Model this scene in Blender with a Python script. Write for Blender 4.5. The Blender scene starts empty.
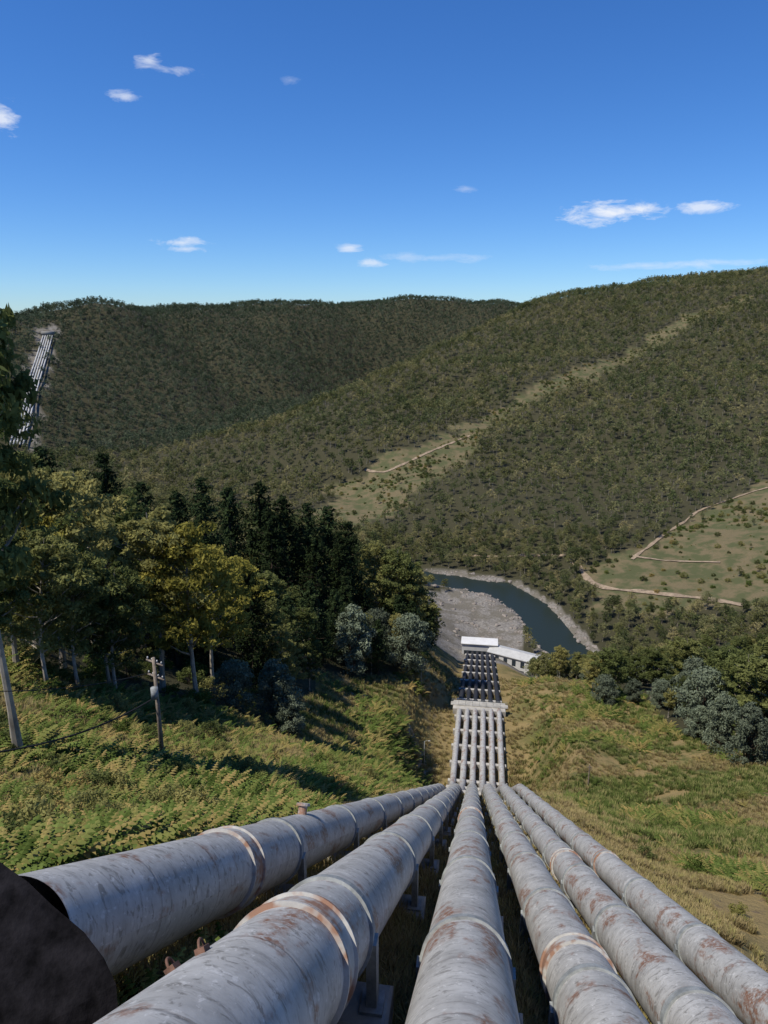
import bpy, math, random
import numpy as np
from mathutils import Vector
rng=np.random.default_rng(7); random.seed(7)
scene=bpy.context.scene
scene.view_settings.view_transform='Standard'
scene.view_settings.look='None'
scene.view_settings.exposure=0
COL=scene.collection

# ---------------------------------------------------------------- survey
# World origin = the viewpoint, +Y = general downhill bearing, metres.
FL=710.0; PT=math.radians(15.0); CP,SP=math.cos(PT),math.sin(PT)
def S(u,v,d):
    x=(u-384)/FL; y=-(v-512)/FL
    return np.array([x*d,(CP+y*SP)*d,(-SP+y*CP)*d])

def sstep(a,b,x):
    t=np.clip((x-a)/(b-a),0,1); return t*t*(3-2*t)
def _hash(ix,iy,s):
    n=(ix*374761393+iy*668265263+s*1442695041)&0x7fffffff
    n=((n^(n>>13))*1274126177)&0x7fffffff
    n=(n^(n>>16))
    return (n&0xffff)/65535.0
def vnoise(x,y,s=0):
    ix=np.floor(x).astype(np.int64); iy=np.floor(y).astype(np.int64)
    fx=x-ix; fy=y-iy; fx=fx*fx*(3-2*fx); fy=fy*fy*(3-2*fy)
    a=_hash(ix,iy,s);b=_hash(ix+1,iy,s);c=_hash(ix,iy+1,s);d=_hash(ix+1,iy+1,s)
    return (a+(b-a)*fx)*(1-fy)+(c+(d-c)*fx)*fy
def fbm(x,y,o=4,s=0):
    r=0;a=.5
    for i in range(o):
        r=r+a*(vnoise(x,y,s+i*17)-.5)*2; x=x*2.03+5.1;y=y*2.03+1.7;a*=.5
    return r

# ---------------------------------------------------------------- penstock alignments
R=0.75
NEAR=np.array([(-3.82,8.54,-8.29),(-1.38,5.80,-6.93),(1.14,7.92,-9.46),(4.08,10.82,-12.92),(6.82,12.71,-15.17),(10.6,17.38,-19.37)])
FARX=8.28+2.37*np.arange(6); FY=90.8; FZ=-66.7
PY=[90.8,125,146,188,312,330]; PZ=[-66.7,-93.2,-106.5,-111.5,-155,-160]
def pipe_x(k,Y):
    n=NEAR[k]; Y=np.asarray(Y,float)
    s=(FARX[k]-n[0])/(FY-n[1])
    return np.where(Y<FY,n[0]+(Y-n[1])*s,FARX[k]+(Y-FY)*.144)
def pipe_z(k,Y):
    n=NEAR[k]; Y=np.asarray(Y,float)
    s=(FZ-n[2])/(FY-n[1])
    return np.where(Y<FY,n[2]+(Y-n[1])*s,np.interp(Y,PY,PZ))
GC=1.55
def corridor(X,Y):
    xs=[pipe_x(k,Y) for k in range(6)]; zs=[pipe_z(k,Y)-GC for k in range(6)]
    z=zs[0]+np.maximum(xs[0]-X,0)*.12
    for k in range(5):
        t=np.clip((X-xs[k])/(xs[k+1]-xs[k]),0,1)
        z=np.where(X>xs[k],zs[k]*(1-t)+zs[k+1]*t,z)
    z=np.where(X>xs[5],zs[5]-(X-xs[5])*.2*(Y<60),z)
    e=np.maximum(np.maximum(xs[0]-1.3-X,X-xs[5]-1.3),0)
    return z,e

CPX=[(163,762,57),(100,780,48),(30,850,26),(0,700,60),(0,640,90),(100,690,85),(200,705,95),(320,768,75),
(340,740,125),(400,770,130),(400,720,175),(320,690,160),(370,690,190),(430,700,205),(430,665,235),(300,655,190),(200,660,140),(100,640,120),
(0,600,140),(200,600,220),(300,600,260),(400,620,300),(430,640,330),(300,560,400),(150,540,400),(0,500,400),(0,480,600),(150,500,600),(300,540,520),(400,575,480),
(570,665,365),(500,590,471),(430,565,520),(330,505,700),(200,482,790),(60,475,830),(440,600,445),(470,620,418),(480,645,385),(540,680,345),
(640,690,340),(600,680,260),(768,690,240),(700,660,320),(768,640,360),(620,640,390),(600,600,440),(680,600,430),
(600,560,500),(660,560,490),(640,520,570),(700,520,560),(768,560,460),(768,520,530),(768,480,620),(700,490,640),
(500,540,560),(500,500,640),(600,500,640),(600,460,760),(500,460,760),(500,420,900),(600,420,880),(700,440,820),(768,440,800),
(768,400,920),(700,380,1000),(600,380,1050),(500,380,1080),(600,335,1300),(500,352,1250),(700,335,1200),(768,335,1150),(768,300,1350),(700,300,1400),
(768,272,1600),(700,279,1650),(620,290,1700),(560,300,1750),(515,318,1750),
(470,337,1500),(430,354,1350),(390,374,1230),(350,394,1140),(300,414,1060),(250,434,990),(180,462,890),(430,385,1130),(400,420,900),(400,470,740),(330,450,820),(250,458,850),
(530,335,2050),(470,368,1780),(430,392,1600),(390,412,1470),(350,428,1340),(300,437,1220),(250,446,1090),
(100,440,1000),(100,400,1130),(100,355,1330),(100,308,1550),(200,440,1070),(200,400,1300),(200,355,1580),(200,305,1900),
(300,392,1600),(300,350,1850),(300,304,2150),(350,392,1800),(400,350,2080),(400,303,2330),(500,304,2480),(0,440,900),(0,400,1000),(0,355,1150),(0,332,1300),(45,318,1420),
(0,320,1450),(-60,328,1500),(0,334,1750),(45,330,1750),(100,322,1850),(200,318,2200),(300,312,2450),(400,308,2700),
(-100,330,1300),(-100,400,950),(-100,500,600),(-100,560,300),(-100,700,60),(-100,640,120),
(870,275,1500),(870,400,880),(870,480,600),(870,560,440),(870,700,220),(870,800,100),
(560,760,140),(560,740,160),(640,740,165),(640,705,200),(560,700,210),(540,684,238),(768,740,150),(768,780,120),(768,840,80),(768,900,50),(768,980,34),(650,860,70),(580,800,118),(600,787,130)]
pts=[S(*p) for p in CPX]
for Yv in (12,25,45,70,90,112,135,165,188,220,250,285,310):
    for k in (0,2.5,5):
        k0=int(k); x=float(pipe_x(k0,Yv)+ (pipe_x(k0+1,Yv)-pipe_x(k0,Yv))*(k-k0) if k<5 else pipe_x(5,Yv))
        z=float(corridor(np.array([x]),np.array([float(Yv)]))[0][0]); pts.append(np.array([x,Yv,z]))
for a in np.radians([-60,-45,-30,-18,-6,6,18,30,45,60]):
    pts.append(np.array([math.sin(a)*3150,math.cos(a)*3150,0.])); pts.append(np.array([math.sin(a)*4500,math.cos(a)*4500,-60.]))
for a in (-60,): 
    for d,z in ((40,-20),(100,-35),(250,-60),(600,-90),(1300,-20)):
        a_=math.radians(a); pts.append(np.array([math.sin(a_)*d,math.cos(a_)*d,z]))
for d,z in ((40,-26),(100,-58),(250,-120),(450,-150),(900,-60),(1500,100)):
    a_=math.radians(60); pts.append(np.array([math.sin(a_)*d,math.cos(a_)*d,z]))
P=np.array(pts)
def feat(X,Y):
    d=np.maximum(np.hypot(X,Y),1e-3); return np.stack([np.arctan2(X,Y)*2.0,np.log(d)],-1),d
def kern(r2): return .5*r2*np.log(r2+1e-12)
f,dp=feat(P[:,0],P[:,1]); n=len(P)
K=kern(((f[:,None]-f[None])**2).sum(-1))+np.eye(n)*3e-5
Q=np.hstack([np.ones((n,1)),f]); A=np.block([[K,Q],[Q.T,np.zeros((3,3))]])
W=np.linalg.solve(A,np.concatenate([P[:,2]/dp,np.zeros(3)]))
def tps(X,Y):
    sh=X.shape; X=X.ravel();Y=Y.ravel(); out=np.empty(len(X))
    for i in range(0,len(X),20000):
        g,d=feat(X[i:i+20000],Y[i:i+20000])
        k=kern(((g[:,None]-f[None])**2).sum(-1))
        out[i:i+20000]=(k@W[:n]+W[n]+g@W[n+1:])*d
    return out.reshape(sh)
RIV=np.array([S(*p)[:2] for p in [(420,578,492),(450,583,487),(500,590,471),(530,610,440),(556,640,398),(576,668,365),(610,690,338),(700,700,325),(860,715,310)]])
WZ=-171.5
def seg_dist(X,Y,pl):
    best=np.full(X.shape,1e9)
    for a,b in zip(pl[:-1],pl[1:]):
        ab=b-a; t=np.clip(((X-a[0])*ab[0]+(Y-a[1])*ab[1])/(ab@ab),0,1)
        best=np.minimum(best,np.hypot(X-a[0]-t*ab[0],Y-a[1]-t*ab[1]))
    return best
def height(X,Y):
    d=np.hypot(X,Y)
    z=tps(X,Y)
    zc,e=corridor(X,Y)
    gul=fbm(X/230,Y/230,2,5); gul=1-2*np.abs(gul)/.5
    rough=fbm(X/7,Y/7,4,3)*.8*sstep(15,60,d)+fbm(X/60,Y/60,3,9)*3.0*sstep(120,300,d)+(fbm(X/200,Y/200,3,5)*7-gul*10)*sstep(550,1000,d)
    wn=1-sstep(10,24,d)
    z=z*(1-wn)+zc*wn
    wid=np.where(Y>195,5.,8+6*sstep(90,130,Y))
    wc=(1-sstep(.2,1,e/wid))*(1-sstep(312,322,Y))*sstep(-40,-20,Y)
    z=(z+rough*(1-wc))*(1-wc)+zc*wc
    r=seg_dist(X,Y,RIV)+fbm(X/14,Y/14,3,8)*4
    far=d>300
    z=np.where(far&(z<-169.8)&(r>9),-169.8+fbm(X/12,Y/12,3,2)*.8,z)
    z=np.where(far,z*sstep(7,15,r)+(-175)*(1-sstep(7,15,r)),z)
    return z

# ---------------------------------------------------------------- terrain sheet
NA,NR=600,480
AZ=np.radians(np.linspace(-82,82,NA)); LR=np.linspace(math.log(1.2),math.log(4600),NR)
AA,LL=np.meshgrid(AZ,LR,indexing='ij'); DX=np.sin(AA)*np.exp(LL); DY=np.cos(AA)*np.exp(LL)
HH=height(DX,DY)
def ground(X,Y):
    X=np.asarray(X,float);Y=np.asarray(Y,float)
    a=(np.arctan2(X,Y)-AZ[0])/(AZ[1]-AZ[0]); l=(np.log(np.maximum(np.hypot(X,Y),1.21))-LR[0])/(LR[1]-LR[0])
    a=np.clip(a,0,NA-1.001); l=np.clip(l,0,NR-1.001); i=a.astype(int); j=l.astype(int); fa=a-i; fl=l-j
    return HH[i,j]*(1-fa)*(1-fl)+HH[i+1,j]*fa*(1-fl)+HH[i,j+1]*(1-fa)*fl+HH[i+1,j+1]*fa*fl
_D=np.exp(np.linspace(math.log(6),math.log(4000),5000))
def drape(u,v,dmin=6,lift=0):
    s=S(u,v,1.0); D=_D[_D>dmin]; g=ground(s[0]*D,s[1]*D)
    k=np.where(s[2]*D<=g)[0]
    i=k[0] if len(k) else len(D)-1
    d=D[i]; return np.array([s[0]*d,s[1]*d,g[i]+lift]),d
def inpoly(X,Y,poly):
    ins=np.zeros(X.shape,bool); m=len(poly)
    for i in range(m):
        x1,y1=poly[i][:2];x2,y2=poly[(i+1)%m][:2]
        if y1==y2: continue
        c=((y1>Y)!=(y2>Y))&(X<(x2-x1)*(Y-y1)/(y2-y1)+x1); ins^=c
    return ins
def dpoly(l,dmin=6): return [drape(u,v,dmin)[0] for u,v in l]
CLEAR=dpoly([(306,520),(335,490),(390,458),(450,432),(505,405),(600,362),(640,342),(700,310),(750,292),(754,297),(702,319),(640,355),(560,393),(510,420),(470,455),(420,490),(370,528)],400)
CLEAR2=dpoly([(590,606),(584,566),(640,547),(700,510),(768,480),(830,470),(830,560),(768,602),(700,612),(640,610)],380)
CLEAR3=dpoly([(40,328),(60,326),(54,350),(44,400),(34,450),(14,452),(26,385)],500)
ROCK=dpoly([(424,590),(495,590),(530,625),(520,655),(590,700),(540,720),(500,690),(450,650),(432,640)],300)
WOODL=[(-500,60),(-80,60),(-40,72),(-24,82),(-18,100),(-15,140),(-17,165),(6,192),(16,235),(24,300),(24,322),(-500,900)]
WOODR=[(72,100),(70,150),(76,190),(62,222),(60,262),(70,300),(420,420),(420,60),(120,60)]
BACKHILL=[tuple(S(*p)[:2]) for p in [(545,312,1850),(515,318,1800),(470,337,1540),(430,354,1390),(390,374,1270),(350,394,1180),(300,414,1100),(250,434,1030),(180,462,930)]]+[(-1500,850),(-1500,3500),(700,3500)]
TRACK=[drape(u,v)[0] for u,v in [(330,688),(365,694),(395,704),(412,722),(420,748),(424,775)]]
def masks(X,Y):
    d=np.hypot(X,Y)
    zc,e=corridor(X,Y)
    near=(d<300)&(Y<235)&~inpoly(X,Y,WOODL)&~inpoly(X,Y,WOODR)
    near|=(e<14)&(Y<318)
    far=d>300
    wx=X+fbm(X/30,Y/30,3,14)*30; wy=Y+fbm(X/30,Y/30,3,15)*30
    clr=far&(inpoly(wx,wy,CLEAR)|inpoly(wx,wy,CLEAR2))
    rk=(far&(seg_dist(X,Y,RIV)<17))|(far&inpoly(X,Y,ROCK)&(d<520))|inpoly(wx,wy,CLEAR3)
    rk|=(np.abs(Y-318)<22)&(e<32)
    return near,clr,rk,e,d

def mesh_obj(name,verts,faces,mats=(),midx=None,smooth=False,parent=None,link=True):
    me=bpy.data.meshes.new(name); me.from_pydata(verts,[],faces); 
    for m in mats: me.materials.append(m)
    if midx is not None: me.polygons.foreach_set('material_index',np.asarray(midx,dtype=np.int32))
    if smooth: me.polygons.foreach_set('use_smooth',np.ones(len(me.polygons),bool))
    me.update(); ob=bpy.data.objects.new(name,me)
    if link: COL.objects.link(ob)
    if parent: ob.parent=parent
    return ob

# ---------------------------------------------------------------- material helpers
def newmat(name):
    m=bpy.data.materials.new(name); m.use_nodes=True; nt=m.node_tree; nt.nodes.clear()
    return m,nt
class N:
    def __init__(s,nt): s.nt=nt
    def n(s,t,**k):
        x=s.nt.nodes.new(t)
        for a,b in k.items(): setattr(x,a,b)
        return x
    def l(s,a,b): s.nt.links.new(a,b)
    def val(s,sock,v):
        if isinstance(v,bpy.types.NodeSocket): s.l(v,sock)
        else: sock.default_value=v
    def math(s,op,a,b=0.0,c=None,clamp=False):
        x=s.n('ShaderNodeMath',operation=op,use_clamp=clamp); s.val(x.inputs[0],a); s.val(x.inputs[1],b)
        if c is not None: s.val(x.inputs[2],c)
        return x.outputs[0]
    def mix(s,f,a,b,bt='MIX'):
        x=s.n('ShaderNodeMix',data_type='RGBA',blend_type=bt); s.val(x.inputs[0],f)
        for i,v in ((6,a),(7,b)):
            if isinstance(v,tuple): v=(*v,1) if len(v)==3 else v
            s.val(x.inputs[i],v)
        return x.outputs[2]
    def noise(s,vec,scale,detail=4,rough=.6,out=0,dist=0):
        x=s.n('ShaderNodeTexNoise'); x.inputs['Scale'].default_value=scale; x.inputs['Detail'].default_value=detail
        x.inputs['Roughness'].default_value=rough; x.inputs['Distortion'].default_value=dist
        if vec is not None: s.l(vec,x.inputs['Vector'])
        return x.outputs[out]
    def mr(s,v,a,b,c=0.,d=1.):
        x=s.n('ShaderNodeMapRange'); s.l(v,x.inputs[0])
        for i,q in enumerate((a,b,c,d)): x.inputs[i+1].default_value=q
        return x.outputs[0]
    def scale(s,vec,v3):
        x=s.n('ShaderNodeVectorMath',operation='MULTIPLY'); s.l(vec,x.inputs[0]); x.inputs[1].default_value=v3; return x.outputs[0]
    def out(s,col,rough=.8,bump=None,bs=.3,bd=.1,metal=0,spec=.3,trans=None):
        p=s.n('ShaderNodeBsdfPrincipled'); o=s.n('ShaderNodeOutputMaterial')
        if isinstance(col,tuple): col=(*col,1)
        s.val(p.inputs['Base Color'],col); s.val(p.inputs['Roughness'],rough); p.inputs['Metallic'].default_value=metal
        p.inputs['Specular IOR Level'].default_value=spec
        if bump is not None:
            b=s.n('ShaderNodeBump'); b.inputs['Strength'].default_value=bs; b.inputs['Distance'].default_value=bd
            s.l(bump,b.inputs['Height']); s.l(b.outputs[0],p.inputs['Normal'])
        if trans:
            t=s.n('ShaderNodeBsdfTranslucent'); s.val(t.inputs[0],col); mx=s.n('ShaderNodeMixShader'); mx.inputs[0].default_value=trans
            df=s.n('ShaderNodeBsdfDiffuse'); s.val(df.inputs[0],col); s.nt.nodes.remove(p)
            s.l(df.outputs[0],mx.inputs[1]); s.l(t.outputs[0],mx.inputs[2]); s.l(mx.outputs[0],o.inputs[0])
        else: s.l(p.outputs[0],o.inputs[0])
def simple(name,col,var=.25,scale=3,rough=.8,spec=.3,metal=0,bump=0.0):
    m,nt=newmat(name); k=N(nt); tc=k.n('ShaderNodeTexCoord').outputs['Object']
    nz=k.noise(tc,scale,4,.65); c=k.mix(k.mr(nz,.3,.7),tuple(x*(1-var) for x in col),tuple(min(1,x*(1+var)) for x in col))
    k.out(c,rough,nz if bump else None,bump,.05,metal,spec); return m
def leafmat(name,dark,light,alt=None,trans=.25):
    m,nt=newmat(name); k=N(nt)
    a=k.n('ShaderNodeAttribute',attribute_name='tint').outputs['Fac']
    r=k.n('ShaderNodeObjectInfo').outputs['Random']
    c=k.mix(a,dark,light)
    if alt: c=k.mix(k.mr(r,.45,1.),c,alt)
    x=k.n('ShaderNodeVectorMath',operation='SCALE'); k.l(c,x.inputs[0]); k.l(k.mr(r,0,1,.60,1.36),x.inputs[3])
    k.out(x.outputs[0],.55,None,spec=.25,trans=trans); return m

# ---------------------------------------------------------------- terrain material + mesh
def terrain_mat():
    m,nt=newmat('hill_ground'); k=N(nt)
    P_=k.n('ShaderNodeNewGeometry').outputs['Position']
    vc=k.n('ShaderNodeAttribute',attribute_name='cover'); sep=k.n('ShaderNodeSeparateColor'); k.l(vc.outputs['Color'],sep.inputs[0])
    gr,cl,rk=sep.outputs
    n1=k.noise(P_,.09,3,.6); n2=k.noise(P_,.9,4,.7); n3=k.noise(P_,6,3,.7)
    straw=k.mix(n3,(.17,.12,.045),(.36,.27,.125)); green=k.mix(n3,(.045,.055,.015),(.12,.135,.04))
    f=k.mr(k.math('ADD',k.math('MULTIPLY',n1,.65),k.math('MULTIPLY',n2,.35)),.46,.56)
    grass=k.mix(f,straw,green)
    dryc=k.n('ShaderNodeAttribute',attribute_name='dry').outputs['Fac']
    grass=k.mix(k.math('MULTIPLY',dryc,k.mr(n2,.3,.6,.4,1.)),grass,straw)
    grass=k.mix(k.mr(n2,.60,.70,0,.7),grass,(.17,.12,.085))
    floor=k.mix(n2,(.022,.025,.012),(.085,.075,.042))
    clr=k.mix(k.mr(n1,.42,.58),k.mix(n2,(.085,.075,.038),(.22,.17,.095)),(.085,.09,.04))
    rock=k.mix(k.mr(n2,.35,.65),(.13,.118,.10),(.29,.265,.23)); rock=k.mix(k.mr(n1,.46,.56,0,.75),rock,(.13,.115,.085))
    c=k.mix(gr,floor,grass); c=k.mix(cl,c,clr); c=k.mix(rk,c,rock)
    k.out(c,.95,k.math('ADD',n3,k.math('MULTIPLY',n2,2.)),.7,.25,spec=.1); return m
X=DX.ravel();Y=DY.ravel()
near,clr,rk,e,d=masks(X,Y)
verts=np.stack([X,Y,HH.ravel()],-1)
idx=np.arange(NA*NR).reshape(NA,NR)
fc=np.stack([idx[:-1,:-1],idx[1:,:-1],idx[1:,1:],idx[:-1,1:]],-1).reshape(-1,4)[:, ::-1]
terr=mesh_obj('terrain',verts.tolist(),fc.tolist(),[terrain_mat()],smooth=True)
ca=terr.data.color_attributes.new('cover','FLOAT_COLOR','POINT')
ca.data.foreach_set('color',np.stack([near*1.,clr*1.,rk*1.,np.ones(len(X))],-1).astype(np.float32).ravel())
dr=terr.data.attributes.new('dry','FLOAT','POINT')
def dryness(X,Y,e): 
    return np.clip(np.exp(-(e/7)**2)*.9+.25*(Y>100)*(X<20)+np.exp(-(e/13)**2)*(X>12)*(Y<85)*(.5+fbm(X/6,Y/6,3,77)),0,1)
dr.data.foreach_set('value',dryness(X,Y,e).astype(np.float32))

# ---------------------------------------------------------------- mesh part builders
class MB:
    def __init__(s): s.v=[];s.f=[];s.m=[];s.t=[]
    def tube(s,pts,rad,sides=6,mat=0,cap=True,tint=.5):
        pts=[np.asarray(p,float) for p in pts]; b=len(s.v); nP=len(pts)
        up=np.array([.13,.07,1.])
        for i,p in enumerate(pts):
            t=pts[min(i+1,nP-1)]-pts[max(i-1,0)]; t=t/(np.linalg.norm(t)+1e-9)
            a=np.cross(t,up if abs(t[2])<.95 else np.array([1.,0,0])); a/=np.linalg.norm(a)+1e-9; c=np.cross(a,t)
            r=rad[i] if hasattr(rad,'__len__') else rad
            for j in range(sides):
                q=2*math.pi*j/sides; s.v.append(tuple(p+r*(math.cos(q)*a+math.sin(q)*c)))
        for i in range(nP-1):
            for j in range(sides):
                s.f.append((b+i*sides+j,b+i*sides+(j+1)%sides,b+(i+1)*sides+(j+1)%sides,b+(i+1)*sides+j)); s.m.append(mat); s.t.append(tint)
        if cap:
            s.f.append(tuple(b+j for j in range(sides))[::-1]); s.m.append(mat); s.t.append(tint)
            s.f.append(tuple(b+(nP-1)*sides+j for j in range(sides))); s.m.append(mat); s.t.append(tint)
    def box(s,c,size,mat=0,ax=None,bev=0.0):
        c=np.asarray(c,float); h=np.asarray(size,float)/2
        ax=np.eye(3) if ax is None else np.asarray(ax)
        b=len(s.v)
        if bev<=0:
            for z in (-1,1):
                for y in (-1,1):
                    for x in (-1,1): s.v.append(tuple(c+ax[0]*x*h[0]+ax[1]*y*h[1]+ax[2]*z*h[2]))
            fs=[(0,2,3,1),(4,5,7,6),(0,1,5,4),(2,6,7,3),(0,4,6,2),(1,3,7,5)]
            for q in fs: s.f.append(tuple(b+i for i in q)); s.m.append(mat); s.t.append(.5)
        else:
            for z,ins in ((-1,0),(None,0),(1,bev)):
                zz=-h[2] if z==-1 else (h[2]-bev if z is None else h[2])
                for sx,sy in ((-1,-1),(1,-1),(1,1),(-1,1)):
                    s.v.append(tuple(c+ax[0]*sx*(h[0]-ins)+ax[1]*sy*(h[1]-ins)+ax[2]*zz))
            for i in range(2):
                for j in range(4):
                    s.f.append((b+i*4+j,b+i*4+(j+1)%4,b+(i+1)*4+(j+1)%4,b+(i+1)*4+j)); s.m.append(mat); s.t.append(.5)
            s.f.append((b+3,b+2,b+1,b)); s.f.append((b+8,b+9,b+10,b+11)); s.m+= [mat]*2; s.t+=[.5]*2
    def leaves(s,C,L,Wd,mat,tint,nrm=None,spread=.75):
        n_=len(C)
        nn=rng.normal(size=(n_,3))
        if nrm is not None: nn=nrm+nn*spread
        nn/=np.linalg.norm(nn,axis=1)[:,None]+1e-9
        a=np.cross(nn,rng.normal(size=(n_,3))); a/=np.linalg.norm(a,axis=1)[:,None]+1e-9
        b_=np.cross(a,nn)
        L=np.broadcast_to(L,(n_,))[:,None]; Wd=np.broadcast_to(Wd,(n_,))[:,None]
        V=np.stack([C-a*L,C+b_*Wd,C+a*L,C-b_*Wd],1).reshape(-1,3); b=len(s.v)
        s.v+= [tuple(x) for x in V.tolist()]
        F=(np.arange(n_*4)+b).reshape(-1,4).tolist(); s.f+=[tuple(x) for x in F]; s.m+=[mat]*n_; s.t+=list(np.broadcast_to(tint,(n_,)))
    def mesh(s,name,mats,smooth=False):
        me=bpy.data.meshes.new(name); me.from_pydata(s.v,[],s.f)
        for m in mats: me.materials.append(m)
        me.polygons.foreach_set('material_index',np.asarray(s.m,dtype=np.int32))
        at=me.attributes.new('tint','FLOAT','FACE'); at.data.foreach_set('value',np.clip(np.asarray(s.t,dtype=np.float32),0,1))
        if smooth: me.polygons.foreach_set('use_smooth',np.ones(len(me.polygons),bool))
        me.update(); return me
def obj(name,me,loc=(0,0,0),rz=0,sc=1,parent=None):
    o=bpy.data.objects.new(name,me); o.location=loc; o.rotation_euler=(0,0,rz); o.scale=(sc,)*3 if not hasattr(sc,'__len__') else sc
    COL.objects.link(o); 
    if parent: o.parent=parent
    return o

# ---------------------------------------------------------------- foliage materials
bark_g=simple('gum_bark',(.32,.28,.22),.5,.8,.9,.1)
bark_d=simple('dark_bark',(.10,.075,.055),.4,2,.9,.1)
M_gum=leafmat('gum_leaves',(.070,.092,.028),(.21,.235,.08),(.24,.215,.075),.38)
M_gumy=leafmat('gum_leaves_yellow',(.18,.17,.035),(.45,.39,.09),None,.42)
M_pine=leafmat('pine_needles',(.018,.030,.014),(.055,.075,.028),None,.15)
M_wat=leafmat('wattle_leaves',(.085,.105,.070),(.22,.25,.165),None,.25)
M_dry=leafmat('dry_leaves',(.11,.065,.035),(.26,.16,.075),None,.25)
M_far=leafmat('forest_leaves',(.052,.074,.028),(.185,.205,.082),(.175,.165,.075),.2)
M_far2=leafmat('forest_leaves_olive',(.075,.088,.032),(.25,.245,.092),(.24,.205,.095),.2)
M_farb=leafmat('back_hill_leaves',(.038,.060,.034),(.125,.158,.085),(.12,.135,.08),.2)  # bluer foliage; part of the blue is distance haze put into the colour
M_fern=leafmat('fern_fronds',(.07,.105,.022),(.20,.26,.065),(.28,.20,.075),.3)
M_grassb=leafmat('grass_blades',(.24,.18,.075),(.48,.38,.19),(.22,.20,.07),.3)
M_grassg=leafmat('green_grass_blades',(.075,.105,.024),(.185,.235,.065),(.25,.22,.09),.3)

# ---------------------------------------------------------------- tree generators (unit: metres, base at origin)
def gum(name,H,nc,lpc,ls,mat,cr=.30,low=.42,bark=None,seed=0,crad=(.07,.13),nsub=4,flat=.6):
    r0=np.random.default_rng(seed); b=MB(); lean=r0.normal(size=2)*H*.03
    tp=[np.array([lean[0]*t*t+math.sin(t*5+seed)*.012*H,lean[1]*t*t+math.cos(t*4+seed)*.01*H,H*t*.93]) for t in np.linspace(0,1,9)]
    tr=[H*.013*(1-.85*t)+(.006*H if t==0 else 0) for t in np.linspace(0,1,9)]
    b.tube([tp[0]-np.array([0,0,H*.04])]+tp,[tr[0]*1.2]+tr,7,0)
    for i in range(nc):
        t=low+(1-low)*((i+.5)/nc)**.85
        prof=cr*H*(math.sin(math.pi*min(1,(t-low)/(1-low)*.80+.18))**.7)
        a=i*2.4+r0.normal()*.5; rad=prof*r0.uniform(.35,1.0)
        ti=min(t*.93,.97); k=ti*8; base=tp[int(k)]*(1-k%1)+tp[min(int(k)+1,8)]*(k%1)
        c=base+np.array([math.cos(a)*rad,math.sin(a)*rad,H*.05*r0.uniform(-.3,1.2)+rad*.22])
        st=base-np.array([0,0,rad*.35]); mid=(st+c)/2+np.array([0,0,-rad*.08])
        b.tube([st,mid,c],[H*.005*(1.4-t),H*.003,H*.0014],4,0,False)
        sz=H*r0.uniform(*crad); 
        sub=r0.normal(size=(nsub,3))*sz*np.array([.75,.75,.35])+c
        for sc_ in sub:
            m=lpc//nsub
            dv=r0.normal(size=(m,3)); dv[:,2]+=.35; dv/=np.linalg.norm(dv,axis=1)[:,None]; rr=sz*.62*r0.uniform(.3,1.,m)**.5
            C=sc_+dv*rr[:,None]*np.array([1,1,flat])
            tt=r0.uniform(.15,.75)+r0.normal(size=m)*.15+ (dv[:,2]*.12)
            b.leaves(C,ls*r0.uniform(.6,1.3,m),ls*.45*r0.uniform(.6,1.2,m),1,tt,dv)
    return b.mesh(name,[bark or bark_g,mat])
def pine(name,H,lv,lpb,ls,seed=0,wid=.2):
    r0=np.random.default_rng(seed); b=MB()
    b.tube([(0,0,-.04*H),(0,0,.5*H),(0,0,H)],[H*.017,H*.01,H*.001],6,0)
    for i in range(lv):
        t=.12+.87*(i/(lv-1)); z=t*H
        R_=H*wid*(1-t)**.6*r0.uniform(.65,1.2)+.02*H
        nb=5 if t<.85 else 4
        for j in range(nb):
            if r0.uniform()<.12: continue
            a=j*2*math.pi/nb+i*1.1+r0.normal()*.25; rl=R_*r0.uniform(.6,1.2)
            dvec=np.array([math.cos(a),math.sin(a),0]); e_=np.array([0,0,z])+dvec*rl+np.array([0,0,rl*r0.uniform(.05,.35)])
            b.tube([(0,0,z),tuple((np.array([0,0,z])+e_)/2-np.array([0,0,.05*rl])),tuple(e_)],[H*.003,H*.002,H*.0007],3,0,False)
            m=lpb; s_=r0.uniform(.2,1.05,m); C=np.array([0,0,z])+dvec*(s_*rl)[:,None]
            C[:,2]+=s_**2*rl*.2; C+=r0.normal(size=(m,3))*np.array([.16,.16,.14])*rl*.9
            b.leaves(C,ls*r0.uniform(.6,1.3,m),ls*.3,1,r0.uniform(.1,.7)+r0.normal(size=m)*.15,np.tile(dvec*.8+[0,0,.7],(m,1)),.9)
    return b.mesh(name,[bark_d,M_pine])
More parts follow.
